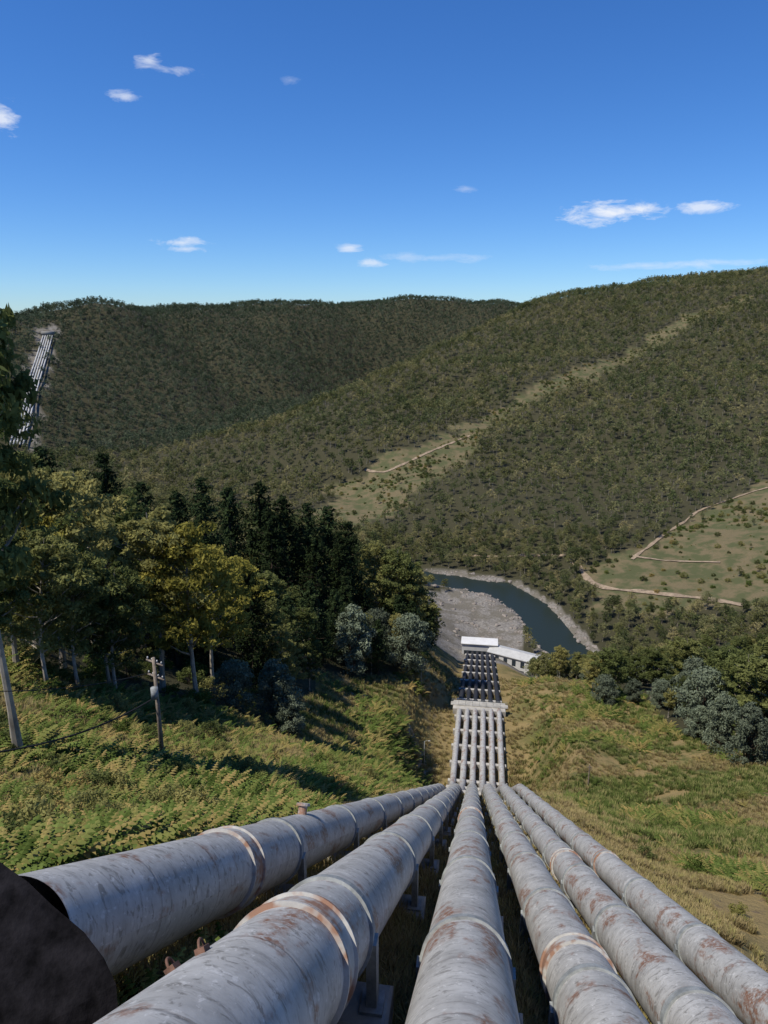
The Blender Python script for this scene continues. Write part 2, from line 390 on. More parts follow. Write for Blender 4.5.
def bush(name,H,W_,ncl,lpc,ls,mat,seed=0,bark=None):
    r0=np.random.default_rng(seed); b=MB()
    for j in range(3): 
        a=r0.uniform(0,6.3); b.tube([(0,0,-.06*H),(math.cos(a)*W_*.1,math.sin(a)*W_*.1,H*.35),(math.cos(a)*W_*.22,math.sin(a)*W_*.22,H*.75)],[H*.016,H*.011,H*.004],5,0,False)
    for i in range(ncl):
        t=r0.uniform(.12,1.0); a=r0.uniform(0,6.3); rad=W_*.5*math.sqrt(max(.02,1-(abs(t-.4)/.62)**2))*r0.uniform(.3,.95)
        c=np.array([math.cos(a)*rad,math.sin(a)*rad,t*H*.9]); sz=W_*r0.uniform(.09,.17)
        b.tube([(0,0,t*H*.4),tuple(c)],[H*.005,H*.002],3,0,False)
        dv=r0.normal(size=(lpc,3)); dv[:,2]+=.3; dv/=np.linalg.norm(dv,axis=1)[:,None]
        C=c+dv*(sz*r0.uniform(.3,1.1,lpc)**.6)[:,None]*np.array([1,1,.85])
        b.leaves(C,ls*r0.uniform(.6,1.3,lpc),ls*.4,1,r0.uniform(.15,.75)+r0.normal(size=lpc)*.15+dv[:,2]*.1,dv)
    return b.mesh(name,[bark or bark_d,mat])

G=[gum('gum_a',20,42,220,.28,M_gum,.20,.34,seed=1,crad=(.045,.085)),gum('gum_b',20,36,230,.28,M_gum,.17,.40,seed=2,crad=(.045,.085)),gum('gum_c',20,46,220,.27,M_gum,.22,.32,seed=3,crad=(.045,.085))]
GY=[gum('gum_yellow_a',20,48,220,.27,M_gumy,.21,.32,seed=4,crad=(.045,.085))]
GD=[gum('gum_dry',20,24,150,.24,M_dry,.14,.3,seed=5,crad=(.04,.07))]
PN=[pine('pine_a',25,32,42,.42,6,.19),pine('pine_b',25,28,46,.44,7,.23)]
WT=[bush('wattle_a',9,7,80,110,.20,M_wat,8),bush('wattle_b',9,5.5,70,110,.20,M_wat,9)]
SH=[bush('shrub_a',2.2,3,34,60,.11,M_gum,10),bush('shrub_b',1.6,2.6,30,60,.11,M_fern,11)]
def fars(mat,tag): return [gum('forest_a'+tag,18,10,30,.85,mat,.24,.50,seed=21,crad=(.13,.19),nsub=2,flat=.8),gum('forest_b'+tag,18,8,32,.85,mat,.20,.55,seed=22,crad=(.13,.19),nsub=2,flat=.8),gum('forest_c'+tag,18,11,30,.88,mat,.29,.42,seed=23,crad=(.13,.20),nsub=2,flat=.8)]
FT=fars(M_far,''); FT2=fars(M_far2,'_olive'); FB=fars(M_farb,'_back')
MT=[gum('mid_a',18,22,76,.44,M_far,.23,.30,seed=31,crad=(.07,.12)),gum('mid_b',18,19,76,.45,M_far2,.20,.38,seed=32,crad=(.07,.12))]

def place(name,me,H,u,v,vtop,dmin=20,wide=1.0):
    p,dd=drape(u,v,dmin); h=(v-vtop)*dd/FL*1.02; s=h/H
    return obj(name,me,tuple(p-np.array([0,0,.2])),random.uniform(0,6.28),(s*wide,s*wide,s)),p
TREES=[]
for i,(u,v,t) in enumerate([(65,668,450),(35,650,436),(145,650,485),(92,645,458),(165,692,495),(375,630,537),(398,640,540),(412,648,556),(118,700,550),(20,672,458),(5,690,500),(48,690,520),(270,655,560),(-12,660,450),(78,690,540)]):
    TREES.append(place('gum_tree',G[i%3],20,u,v,t,60)[1])
for u,v,t in [(197,702,508),(242,665,545),(215,690,530),(62,672,500)]: TREES.append(place('gum_tree',GY[0],20,u,v,t,60)[1])
for u,v,t in [(110,690,548)]: TREES.append(place('gum_tree',GD[0],20,u,v,t,60)[1])
for i,(u,v,t) in enumerate([(120,615,455),(95,612,468),(152,612,482),(185,612,490),(210,612,478),(235,612,487),(265,618,482),(287,618,495),(310,620,502),(330,622,505),(350,626,520),(60,610,448),(15,610,450),(275,630,510),(342,632,530),(318,634,535)]):
    TREES.append(place('pine_tree',PN[i%2],25,u,v,t,110)[1])
for i,(u,v,t) in enumerate([(310,650,605),(353,670,600),(408,672,610),(278,728,652),(236,712,655),(292,738,690),(378,655,606),
    (720,752,685),(700,732,662),(745,765,695),(762,730,665),(690,712,650),(604,705,672),(632,704,676),(660,708,676),(755,700,648)]):
    TREES.append(place('wattle_tree',WT[i%2],9,u,v,t,60,1.0 if v<745 else .9)[1])
for i,(u,v,t) in enumerate([(738,735,640),(768,745,628),(712,715,640),(680,700,628),(650,700,640),(612,698,640),(592,694,652)]):
    TREES.append(place('gum_tree',G[i%3],20,u,v,t,60,1.3)[1])
# close tree whose crown enters the frame at the left edge
px=-24.3; py=41.; pz=float(ground(px,py)); obj('gum_tree',G[1],(px,py,pz-.3),1.0,(1.05,1.05,(5.6-pz)/19.5)); TREES.append((px,py,pz))

# ---------------------------------------------------------------- instanced vegetation: one carrier mesh per species variant
def carrier(name,Pp,sc,yaw,me_src,child):
    n_=len(Pp); c,s_=np.cos(yaw)*sc*.5,np.sin(yaw)*sc*.5
    V=np.zeros((n_,4,3))
    for i,(a,b) in enumerate(((-1,-1),(1,-1),(1,1),(-1,1))):
        V[:,i,0]=Pp[:,0]+a*c-b*s_; V[:,i,1]=Pp[:,1]+a*s_+b*c; V[:,i,2]=Pp[:,2]
    me=bpy.data.meshes.new(name); me.from_pydata(V.reshape(-1,3).tolist(),[],np.arange(n_*4).reshape(-1,4).tolist()); me.update()
    o=bpy.data.objects.new(name,me); COL.objects.link(o)
    o.instance_type='FACES'; o.use_instance_faces_scale=True; o.show_instancer_for_render=False; o.show_instancer_for_viewport=False
    obj(child,me_src,parent=o)
def split_scatter(name,Xs,Ys,sc,meshes,srcname,sink=.2):
    Z=ground(Xs,Ys)-sink; w=rng.integers(0,len(meshes),len(Xs)); yaw=rng.uniform(0,6.28,len(Xs))
    for i,me in enumerate(meshes):
        k=np.where(w==i)[0]
        if len(k)<1: continue
        carrier(name,np.stack([Xs[k],Ys[k],Z[k]],-1),np.asarray(sc)[k],yaw[k],me,srcname)
def grid(x0,x1,y0,y1,s):
    gx,gy=np.meshgrid(np.arange(x0,x1,s),np.arange(y0,y1,s)); gx=gx.ravel()+rng.uniform(-.5,.5,gx.size)*s; gy=gy.ravel()+rng.uniform(-.5,.5,gy.size)*s
    return gx,gy
gx,gy=grid(-1500,1600,300,2850,10.2)
az=np.degrees(np.arctan2(gx,gy)); near,clr,rk,e,d=masks(gx,gy)
keep=(np.abs(az)<36)&(d>560)&(d<2850)&~near&~clr&~rk&(rng.uniform(size=len(gx))<.95)
gx,gy,d=gx[keep],gy[keep],d[keep]
sc=(.42+.62*rng.uniform(size=len(gx))**1.2+.18*fbm(gx/80,gy/80,3,4))*(.75+.25*sstep(560,900,d))
bh=inpoly(gx,gy,BACKHILL); ol=~bh&((fbm(gx/90,gy/90,3,88)+.22*rng.normal(size=len(gx)))>.05)
fr=~bh&~ol
split_scatter('distant_forest',gx[fr],gy[fr],sc[fr],FT,'forest_tree')
split_scatter('distant_forest',gx[ol],gy[ol],sc[ol],FT2,'forest_tree')
split_scatter('back_hill_forest',gx[bh],gy[bh],sc[bh],FB,'forest_tree')
gx,gy=grid(-450,520,200,600,6.5); az=np.degrees(np.arctan2(gx,gy)); near,clr,rk,e,d=masks(gx,gy)
keep=(np.abs(az)<38)&(d<=560)&(d>235)&~near&~clr&~rk&((e>12)|(gy>335))&(rng.uniform(size=len(gx))<.9)
gx,gy,d=gx[keep],gy[keep],d[keep]
sc=(.40+.42*rng.uniform(size=len(gx))**1.3)*np.where(gx>0,.9,1.2)
split_scatter('valley_forest',gx,gy,sc,MT,'forest_tree')
gx,gy=grid(-300,1300,330,1700,4.6); near,clr,rk,e,d=masks(gx,gy); q=fbm(gx/35,gy/35,3,61); keep=clr&(rng.uniform(size=len(gx))<np.clip(.34+1.5*q,.06,.95)); gx,gy=gx[keep],gy[keep]
split_scatter('clearing_shrubs',gx,gy,rng.uniform(.4,1.5,len(gx))**1.6,[SH[0],SH[1]],'shrub')
gx,gy=grid(-300,1300,330,1700,14); near,clr,rk,e,d=masks(gx,gy); q=fbm(gx/35,gy/35,3,61); keep=clr&(rng.uniform(size=len(gx))<np.clip(.12+1.2*q,0,.8)); gx,gy=gx[keep],gy[keep]
split_scatter('clearing_saplings',gx,gy,rng.uniform(.22,.45,len(gx)),MT,'sapling')
def reject(gx,gy,r):
    k=np.ones(len(gx),bool)
    for p in TREES: k&=np.hypot(gx-p[0],gy-p[1])>r
    return k
gx,gy=grid(-230,30,60,300,8.0); dd=np.hypot(gx,gy)
keep=inpoly(gx,gy,WOODL)&(np.abs(np.degrees(np.arctan2(gx,gy)))<42)&reject(gx,gy,4)&(dd>118)&(rng.uniform(size=len(gx))<.8)
gx,gy=gx[keep],gy[keep]; sel=rng.uniform(size=len(gx))
a=sel<.5; split_scatter('pine_wood',gx[a],gy[a],rng.uniform(.5,.95,a.sum()),PN,'pine_tree')
a=sel>=.5; split_scatter('gum_wood',gx[a],gy[a],rng.uniform(.5,.95,a.sum()),G,'gum_tree')
gx,gy=grid(-140,-10,56,130,5.0)
keep=inpoly(gx,gy,WOODL)&(rng.uniform(size=len(gx))<.8); gx,gy=gx[keep],gy[keep]
split_scatter('woodland_understorey',gx,gy,rng.uniform(.7,1.9,len(gx)),SH,'shrub')
gx,gy=grid(60,260,100,300,6.5); keep=inpoly(gx,gy,WOODR)&reject(gx,gy,3)&(rng.uniform(size=len(gx))<.75); gx,gy=gx[keep],gy[keep]; sel=rng.uniform(size=len(gx))
a=sel<.35; split_scatter('wattle_wood',gx[a],gy[a],rng.uniform(.6,1.3,a.sum()),WT,'wattle_tree')
a=sel>=.35; split_scatter('gum_wood_valley',gx[a],gy[a],rng.uniform(.4,.8,a.sum()),G,'gum_tree')

# grass and bracken
def tuft(name,nb,h,mat,seed):
    r0=np.random.default_rng(seed); b=MB()
    for i in range(nb):
        a=r0.uniform(0,6.3); rr=r0.uniform(0,.25); hh=h*r0.uniform(.5,1.1); bx,by=math.cos(a)*rr,math.sin(a)*rr
        q=a+r0.normal()*.8; lx,ly=math.cos(q)*hh*.45,math.sin(q)*hh*.45; w=.018
        k=len(b.v); px_,py_=-math.sin(q)*w,math.cos(q)*w
        b.v+=[(bx-px_,by-py_,-.05),(bx+px_,by+py_,-.05),(bx+lx*.4+px_,by+ly*.4+py_,hh*.65),(bx+lx*.4-px_,by+ly*.4-py_,hh*.65),(bx+lx,by+ly,hh)]
        b.f+=[(k,k+1,k+2,k+3),(k+3,k+2,k+4)]; t=r0.uniform(0,1); b.m+=[0,0]; b.t+=[t,t]
    return b.mesh(name,[mat])
def fern(name,nf,L,seed):
    r0=np.random.default_rng(seed); b=MB()
    for i in range(nf):
        a=i*2*math.pi/nf+r0.normal()*.3; l=L*r0.uniform(.6,1.1); el=r0.uniform(.5,1.2); t_=r0.uniform(.1,.9)
        d_=np.array([math.cos(a),math.sin(a),0]); sd=np.array([-math.sin(a),math.cos(a),0])
        for s_ in np.linspace(.15,1,9):
            p=d_*l*s_*math.cos(el*.7)+np.array([0,0,l*(s_*math.sin(el)-.45*s_*s_)]); w=l*.26*(1-s_*.85); g_=l*.045
            for sg in (-1,1):
                k=len(b.v); q=p+sd*sg*w+np.array([0,0,-w*.3])+d_*w*.3
                b.v+=[tuple(p-d_*g_),tuple(p+d_*g_),tuple(q)]; b.f.append((k,k+1,k+2)); b.m.append(0); b.t.append(t_+r0.normal()*.1)
    return b.mesh(name,[M_fern])
TF=[tuft('straw_a',26,.55,M_grassb,41),tuft('straw_b',22,.42,M_grassb,42)]
TG=[tuft('green_a',26,.42,M_grassg,43)]
FE=[fern('fern_a',11,1.2,44),fern('fern_b',9,1.0,45)]
def polar(n_,a0,a1,d0,d1):
    a=np.radians(rng.uniform(a0,a1,n_)); d_=np.exp(rng.uniform(math.log(d0),math.log(d1),n_)); return np.sin(a)*d_,np.cos(a)*d_,d_
gx,gy,dd=polar(110000,-33,34,9,260); near,clr,rk,e,_=masks(gx,gy)
w=fbm(gx/17,gy/17,4,3)
grn=(w>np.where((gx>20)&(dd>70),-.06,.02))
inner=e<.6
keep=near&(~inner|(rng.uniform(size=len(gx))<.15))
s0=(.6+.6*rng.uniform(size=len(gx)))*(1+np.clip(dd/160,0,1.2))*(.8+.8*np.clip(w+.2,0,1))
dryk=dryness(gx,gy,e)>rng.uniform(size=len(gx))
keep&=rng.uniform(size=len(gx))<np.where(dryk&(gx>12)&(dd<90),.55,1)
keep&=~((gx>pipe_x(5,gy))&(fbm(gx/5,gy/5,3,55)>.22))
a=keep&(~grn|dryk); split_scatter('dry_grass',gx[a],gy[a],s0[a],TF,'grass_tuft',0)
a=keep&grn&~dryk; split_scatter('green_grass',gx[a],gy[a],s0[a],TG,'grass_tuft',0)
gx,gy,dd=polar(36000,-35,34,14,240); near,clr,rk,e,_=masks(gx,gy); w=fbm(gx/14,gy/14,4,31)
left=(gx<pipe_x(0,gy)-4)&(dd<88)
p_=np.where(left,np.where(w>-.12,.9,.25),np.where(w>.06,.9,.02)); keep=near&(e>3.5)&(rng.uniform(size=len(gx))<p_)&~((gx>12)&(dryness(gx,gy,e)>.3))
split_scatter('bracken',gx[keep],gy[keep],(rng.uniform(.6,1.35,len(gx))*(1+dd/250)*(1+np.clip(w,0,.5)*1.4))[keep],FE,'fern',-.05)
gx,gy,dd=polar(3200,-35,34,20,230); near,clr,rk,e,_=masks(gx,gy); w=fbm(gx/14,gy/14,4,31)
left=(gx<pipe_x(0,gy)-6)&(dd<88); keep=near&(e>6)&(rng.uniform(size=len(gx))<np.where(left,np.where(w>0,.6,.15),np.where(w>.15,.35,.03)))
split_scatter('field_shrubs',gx[keep],gy[keep],rng.uniform(.3,1.05,len(gx))[keep],[SH[0],SH[1],SH[1]],'shrub',.05)
# weeds growing between the two nearest pipes, beside the wall
gx=rng.uniform(-3.2,-1.6,90); gy=rng.uniform(6.0,9.5,90); split_scatter('weeds',gx,gy,rng.uniform(.5,1.1,90),FE,'fern',-.1)

# ---------------------------------------------------------------- water
m_w,nt=newmat('river_water'); k=N(nt); g_=k.n('ShaderNodeNewGeometry').outputs['Position']
k.out((.020,.028,.022),.3,k.noise(g_,.9,3,.6),.4,.1,spec=.10)
rv=[];rf=[]
for i,p in enumerate(RIV):
    t=RIV[min(i+1,len(RIV)-1)]-RIV[max(i-1,0)]; t/=np.linalg.norm(t); nn=np.array([-t[1],t[0]])
    for s_ in (-22,22): rv.append((*(p+nn*s_),WZ))
    if i: rf.append((2*i-2,2*i-1,2*i+1,2*i))
mesh_obj('river',rv,rf,[m_w])
# boulders on the river flat
def boulder(seed):
    r0=np.random.default_rng(seed); b=MB(); n1,n2=7,10
    for i in range(n1+1):
        th=math.pi*i/n1
        for j in range(n2):
            ph=2*math.pi*j/n2; r_=1+.28*math.sin(3*ph+seed)*math.sin(th)+r0.normal()*.09
            b.v.append((r_*math.sin(th)*math.cos(ph),r_*.8*math.sin(th)*math.sin(ph),r_*.6*math.cos(th)))
    for i in range(n1):
        for j in range(n2): b.f.append((i*n2+j,(i+1)*n2+j,(i+1)*n2+(j+1)%n2,i*n2+(j+1)%n2)); b.m.append(0); b.t.append(.5)
    return b.mesh('boulder',[m_rock])
m_rock=simple('river_rock',(.24,.21,.18),.4,.8,.95,.1)
gx,gy=grid(0,160,320,520,3.2); near,clr,rk,e,d=masks(gx,gy); rr=seg_dist(gx,gy,RIV)
keep=rk&(rr>11)&(gy>335)&(rng.uniform(size=len(gx))<np.where(rr<22,.8,.22)); gx,gy=gx[keep],gy[keep]
split_scatter('river_boulders',gx,gy,rng.uniform(.35,1.0,len(gx))**1.6*1.9,[boulder(1),boulder(2)],'boulder',.1)

# ---------------------------------------------------------------- roads
def strip(name,path,w,mat,lift):
    q=[];
    for a,b in zip(path[:-1],path[1:]):
        m=max(2,int(np.linalg.norm(b[:2]-a[:2])/3)); 
        for i in range(m): q.append(a[:2]+(b[:2]-a[:2])*i/m)
    q.append(path[-1][:2]); q=np.array(q)
    for _ in range(14): q[1:-1]=(q[:-2]+2*q[1:-1]+q[2:])/4
    V=[];F=[]
    for i,p in enumerate(q):
        t=q[min(i+1,len(q)-1)]-q[max(i-1,0)]; t/=np.linalg.norm(t)+1e-9; nn=np.array([-t[1],t[0]])
        for s_ in (-.5,-.17,.17,.5):
            x=p+nn*s_*w*(1+.45*math.sin(i*.7)*math.sin(i*.23)); V.append((x[0],x[1],float(ground(x[0],x[1]))+lift))
        if i:
            for j in range(3): F.append((4*i-4+j,4*i-3+j,4*i+1+j,4*i+j))
    return mesh_obj(name,V,F,[mat],smooth=True)
m_dirt=simple('dirt',(.27,.205,.14),.45,.3,.95,.1)
m_grav=simple('gravel',(.21,.19,.145),.35,1.2,.95,.1)
strip('gravel_track',TRACK,3.0,m_grav,.12)
def road(l,w,dmin=380): strip('dirt_road',[drape(u,v,dmin)[0] for u,v in l],w,m_dirt,.6)
road([(572,560),(583,572),(590,586),(640,592),(700,598),(745,606)],4.2)
road([(630,556),(650,560),(690,562),(720,563)],2.0); road([(632,560),(645,550),(672,530),(700,510),(735,498),(768,488)],2.4)
road([(365,470),(385,474),(410,462),(440,448),(470,436)],3.2,500)
road([(430,556),(470,556),(520,556),(570,556)],4,380)

# ---------------------------------------------------------------- penstock pipes
m_p,nt=newmat('galvanised_pipe_paint'); k=N(nt)
uv=k.n('ShaderNodeUVMap').outputs[0]; oi=k.n('ShaderNodeObjectInfo').outputs['Random']
av=k.n('ShaderNodeCombineXYZ'); k.l(k.math('MULTIPLY',oi,57.),av.inputs[2]); ad=k.n('ShaderNodeVectorMath',operation='ADD'); k.l(uv,ad.inputs[0]); k.l(av.outputs[0],ad.inputs[1]); U=ad.outputs[0]
base=k.mix(k.mr(k.noise(U,1.3,6,.72),.3,.7),(.29,.28,.26),(.50,.485,.45))
drip=k.noise(k.scale(U,(4.,.8,1)),3.0,5,.75); base=k.mix(k.mr(drip,.52,.66,0,.6),base,(.17,.16,.145))
spot=k.noise(k.scale(U,(1.6,1.0,1)),3.6,5,.62,dist=1.2); base=k.mix(k.mr(spot,.56,.63,0,.6),base,(.12,.11,.095))
wht=k.noise(k.scale(U,(1,1.5,1)),5.,4,.7); base=k.mix(k.mr(wht,.59,.66,0,.6),base,(.60,.585,.55))
rs=k.noise(k.scale(U,(.22,.55,1)),1.5,4,.7); rst=k.noise(U,9,4,.75)
sx=k.n('ShaderNodeSeparateXYZ'); k.l(uv,sx.inputs[0]); sm=k.math('PINGPONG',sx.outputs[0],1.2)
nearseam=k.mr(sm,0.,.30,.08,0.)
rf_=k.math('MULTIPLY',k.mr(k.math('ADD',rs,nearseam),.55,.63),k.mr(rst,.38,.56))
rust=k.mix(rst,(.09,.035,.018),(.28,.12,.055)); base=k.mix(k.math('MULTIPLY',rf_,.9),base,rust)
seam=k.mr(sm,0.0,.04,1.,0.)
base=k.mix(k.math('MULTIPLY',seam,.5),base,(.12,.10,.09))
k.out(base,.5,k.math('ADD',k.math('MULTIPLY',seam,.6),k.math('MULTIPLY',rst,.35)),.35,.02,spec=.35)
m_dark,nt=newmat('dark_lower_pipe'); k=N(nt); k.out(k.mix(k.noise(k.n('ShaderNodeTexCoord').outputs['Object'],.8,3),(.012,.013,.015),(.04,.04,.045)),.7)  # near-black colour for the pipe run below the anchor block
m_col,nt=newmat('pale_collar_steel'); k=N(nt); tc=k.n('ShaderNodeTexCoord').outputs['Object']; q1=k.noise(tc,5,4,.7); q2=k.noise(tc,1.6,3,.7)
k.out(k.mix(k.mr(q2,.46,.58,0,.85),k.mix(q1,(.24,.23,.21),(.54,.52,.47)),(.24,.105,.05)),.7)
m_rust=simple('rusty_steel',(.14,.075,.05),.5,8,.85)
m_conc=simple('weathered_concrete',(.27,.26,.23),.35,1.6,.9,.15,0,.4)
m_conl=simple('pale_concrete',(.38,.36,.32),.25,.6,.9,.15)
m_leg=simple('support_steel',(.24,.25,.24),.35,4,.7)
COLLARS={0:[12.1],1:[7.2,1.5],2:[38],3:[12.6],4:[30],5:[34]}
for kk in range(6):
    par=bpy.data.objects.new('penstock_pipe',None); COL.objects.link(par)
    y0=-14 if kk else 6.3
    ys=np.concatenate([np.arange(y0,FY-1,1.2),np.linspace(FY-1,FY+2,6),np.arange(FY+3.5,322,2.5)])
    pp=np.stack([pipe_x(kk,ys),ys,pipe_z(kk,ys)],-1); 
    for _ in range(2): pp[1:-1]=(pp[:-2]+2*pp[1:-1]+pp[2:])/4
    seg=np.linalg.norm(np.diff(pp,axis=0),axis=1); ss=np.concatenate([[0],np.cumsum(seg)])
    sides=56; V=[];F=[];UV=[];MI=[]
    tang=np.gradient(pp,axis=0); tang/=np.linalg.norm(tang,axis=1)[:,None]
    e1=np.array([.989,-.144,0.])
    for i in range(len(pp)):
        t=tang[i]; a=e1-t*(e1@t); a/=np.linalg.norm(a); c=np.cross(a,t)
        for j in range(sides+1):
            q=2*math.pi*j/sides; V.append(tuple(pp[i]+R*(math.cos(q)*a+math.sin(q)*c)))
        if i:
            for j in range(sides):
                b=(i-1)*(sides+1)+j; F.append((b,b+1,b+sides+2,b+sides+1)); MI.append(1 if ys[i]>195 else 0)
                UV+= [(ss[i-1],j*R*6.283/sides),(ss[i-1],(j+1)*R*6.283/sides),(ss[i],(j+1)*R*6.283/sides),(ss[i],j*R*6.283/sides)]
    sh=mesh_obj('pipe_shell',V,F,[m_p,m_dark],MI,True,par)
    uvl=sh.data.uv_layers.new(name='UVMap'); uvl.data.foreach_set('uv',np.array(UV,dtype=np.float32).ravel())
    def frame(Yc):
        c=np.array([float(pipe_x(kk,Yc)),Yc,float(pipe_z(kk,Yc))]); q=np.array([float(pipe_x(kk,Yc+.5)),Yc+.5,float(pipe_z(kk,Yc+.5))])
        t=(q-c)/np.linalg.norm(q-c); a=e1-t*(e1@t); a/=np.linalg.norm(a); return c,t,a,np.cross(a,t)
    b=MB()
    def ring(prof,Yc,mat,sides=56):
        c,t,a,u_=frame(Yc); base_=len(b.v)
        for s_,r_ in prof:
            for j in range(sides):
                q=2*math.pi*j/sides; b.v.append(tuple(c+t*s_+r_*(math.cos(q)*a+math.sin(q)*u_)))
        for i in range(len(prof)-1):
            for j in range(sides): b.f.append((base_+i*sides+j,base_+i*sides+(j+1)%sides,base_+(i+1)*sides+(j+1)%sides,base_+(i+1)*sides+j)); b.m.append(mat); b.t.append(.5)
    for Yc in COLLARS[kk]:
        ring([(-.40,R-.01),(-.40,R+.065),(-.35,R+.07),(-.34,R+.03),(.26,R+.03),(.27,R+.075),(.33,R+.075),(.33,R-.01)],Yc,0)
        c,t,a,u_=frame(Yc)
        for j in range(44):
            q=2*math.pi*j/44; rd=math.cos(q)*a+math.sin(q)*u_; tg=-math.sin(q)*a+math.cos(q)*u_
            b.box(c+rd*(R+.045)+t*.35,(.03,.03,.05),1,[rd,tg,t])
            b.box(c+rd*(R+.045)-t*.32,(.03,.03,.05),1,[rd,tg,t])
    if kk==0:   # vent stub with cap on top of the left pipe
        c,t,a,u_=frame(17.6); b.tube([c+u_*(R-.05),c+u_*(R+.22),c+u_*(R+.23),c+u_*(R+.30),c+u_*(R+.31)],[.13,.13,.2,.2,.03],14,0)
    if kk==1:   # lifting lugs with shackles
        for Yl,qd in ((4.9,132),(5.1,116)):
            c,t,a,u_=frame(Yl); q=math.radians(qd); rd=math.cos(q)*a+math.sin(q)*u_; tg=-math.sin(q)*a+math.cos(q)*u_
            b.box(c+rd*(R+.02),(.06,.10,.16),1,[rd,tg,t],.01)
            b.tube([c+rd*(R+.04)+t*(.07*math.cos(w_))+rd*.08*math.sin(w_) for w_ in np.linspace(0,math.pi,9)],.014,8,1)
    for Yc in np.arange(6.0+kk*.9,FY-2,7.2):
        if kk==0 and Yc<9: continue
        Yc+=2.0
        ring([(-.13,R-.01),(-.13,R+.05),(.13,R+.05),(.13,R-.01)],Yc,2,40)
        c,t,a,u_=frame(Yc); gz=c[2]-GC
        for sg in (-1,1):
            x=c+a*sg*(R+.02); b.box((x[0],x[1],(x[2]+gz+.3)/2),(.16,.24,x[2]-gz-.3),2,[a,np.cross([0,0,1],a),[0,0,1]])
            b.box((x[0],x[1],gz+.32),(.36,.42,.06),2,[a,np.cross([0,0,1],a),[0,0,1]])
        b.box((c[0],c[1],gz+.0),(2.1,.8,.58),3,[a,np.cross([0,0,1],a),[0,0,1]],.05)
    fit=b.mesh('pipe_fittings',[m_col,m_rust,m_leg,m_conc]); o=obj('collars_and_supports',fit,parent=par)
b=MB(); ey=np.array([.144,.989,0]); ex=np.array([.989,-.144,0]); ez=np.array([0,0,1.])
for Yc in list(np.arange(112,186,9.))+list(np.arange(203,312,18.)):
    x=float(pipe_x(2,Yc)+pipe_x(3,Yc))/2; z=float(pipe_z(2,Yc)); hi=.2 if Yc<190 else .6
    b.box((x,Yc,z-GC/2-.3+hi/2),(14.2,1.0,GC+.2+hi),0,[ex,ey,ez],.08)
obj('concrete_saddle_row',b.mesh('saddles',[m_conl]))
b=MB(); Yc=191.; x=float(pipe_x(2,Yc)+pipe_x(3,Yc))/2; z=float(pipe_z(2,Yc)); c=np.array([x,Yc,z])
b.box(c+np.array([0,0,-.4]),(15.6,5.0,3.2),0,[ex,ey,ez],.15)
b.box(c+np.array([0,0,1.35]),(17.0,1.8,.22),0,[ex,ey,ez],.03)
for sg in (-1,1):
    for j in np.linspace(-8.2,8.2,9): b.tube([c+ex*j+ey*sg*.8+ez*1.45,c+ex*j+ey*sg*.8+ez*2.55],.04,5,1)
    for hh in (2.0,2.5): b.tube([c-ex*8.3+ey*sg*.8+ez*hh,c+ex*8.3+ey*sg*.8+ez*hh],.035,5,1)
obj('concrete_anchor_block',b.mesh('anchor',[m_conl,m_leg]))
# retaining wall, its shade painted in as near-black, beside the nearest end of the left pipe, with sloping top
m_shade=simple('shade_painted_concrete',(.011,.010,.011),.7,3.5,.95,.08,0,.8)
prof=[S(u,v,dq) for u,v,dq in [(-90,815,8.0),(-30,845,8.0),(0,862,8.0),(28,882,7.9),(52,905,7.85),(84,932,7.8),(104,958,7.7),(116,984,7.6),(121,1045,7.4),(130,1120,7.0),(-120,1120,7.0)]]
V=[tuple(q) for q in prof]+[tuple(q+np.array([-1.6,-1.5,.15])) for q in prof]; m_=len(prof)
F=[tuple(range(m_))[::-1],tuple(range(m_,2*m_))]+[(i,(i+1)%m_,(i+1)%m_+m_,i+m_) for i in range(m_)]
mesh_obj('retaining_wall',V,F,[m_shade])

# ---------------------------------------------------------------- powerhouse
m_wh=simple('white_painted_wall',(.60,.59,.56),.1,.3,.7); m_roof=simple('pale_roof',(.44,.435,.41),.15,.5,.6); m_win=simple('window_glass',(.03,.04,.05),.3,1,.15,.5)
par=bpy.data.objects.new('powerhouse',None); COL.objects.link(par)
A_=np.array([53.,319.,0]); B_=np.array([90.,296.,0]); dv=B_-A_; Ln=np.linalg.norm(dv); dv/=Ln; nv=np.array([-dv[1],dv[0],0]); mid=(A_+B_)/2
b=MB(); zt=-154.5
b.box((mid[0],mid[1],zt-7),(Ln,9,14),0,[dv,nv,ez]); 
for i in range(9):
    q=mid+dv*(i-4)*4.3-nv*4.53; b.box((q[0],q[1],zt-2.6),(1.9,.08,3.0),1,[dv,nv,ez])
    b.box((q[0],q[1],zt-7.2),(1.9,.08,3.0),1,[dv,nv,ez])
obj('walls_and_windows',b.mesh('walls',[m_wh,m_win]),parent=par)
b=MB(); r_=[]
for s_ in (-1,1):
    for w_,h_ in ((-5,0),(0,1.5),(5,0)): r_.append(tuple(mid+dv*s_*(Ln/2+.6)+nv*w_+ez*(zt+h_+.05)))
    for w_,h_ in ((-5,-.3),(5,-.3)): r_.append(tuple(mid+dv*s_*(Ln/2+.6)+nv*w_+ez*(zt+h_+.05)))
b.v=r_; b.f=[(0,1,6,5),(1,2,7,6),(3,0,5,8),(2,4,9,7),(0,3,4,2,1),(5,6,7,9,8)]; b.m=[0]*6; b.t=[.5]*6
obj('gable_roof',b.mesh('roof',[m_roof]),parent=par)
b=MB(); cx_=float(pipe_x(2,320)+pipe_x(3,320))/2
b.box((cx_,322,-156.5),(17,7,8),0,[ex,ey,ez],.3); b.box((cx_-ey[0]*3.55,322-ey[1]*3.55,-158),(15,.1,4.2),1,[ex,ey,ez]); b.box((cx_,322,-152.3),(18,8,.4),0,[ex,ey,ez],.1)
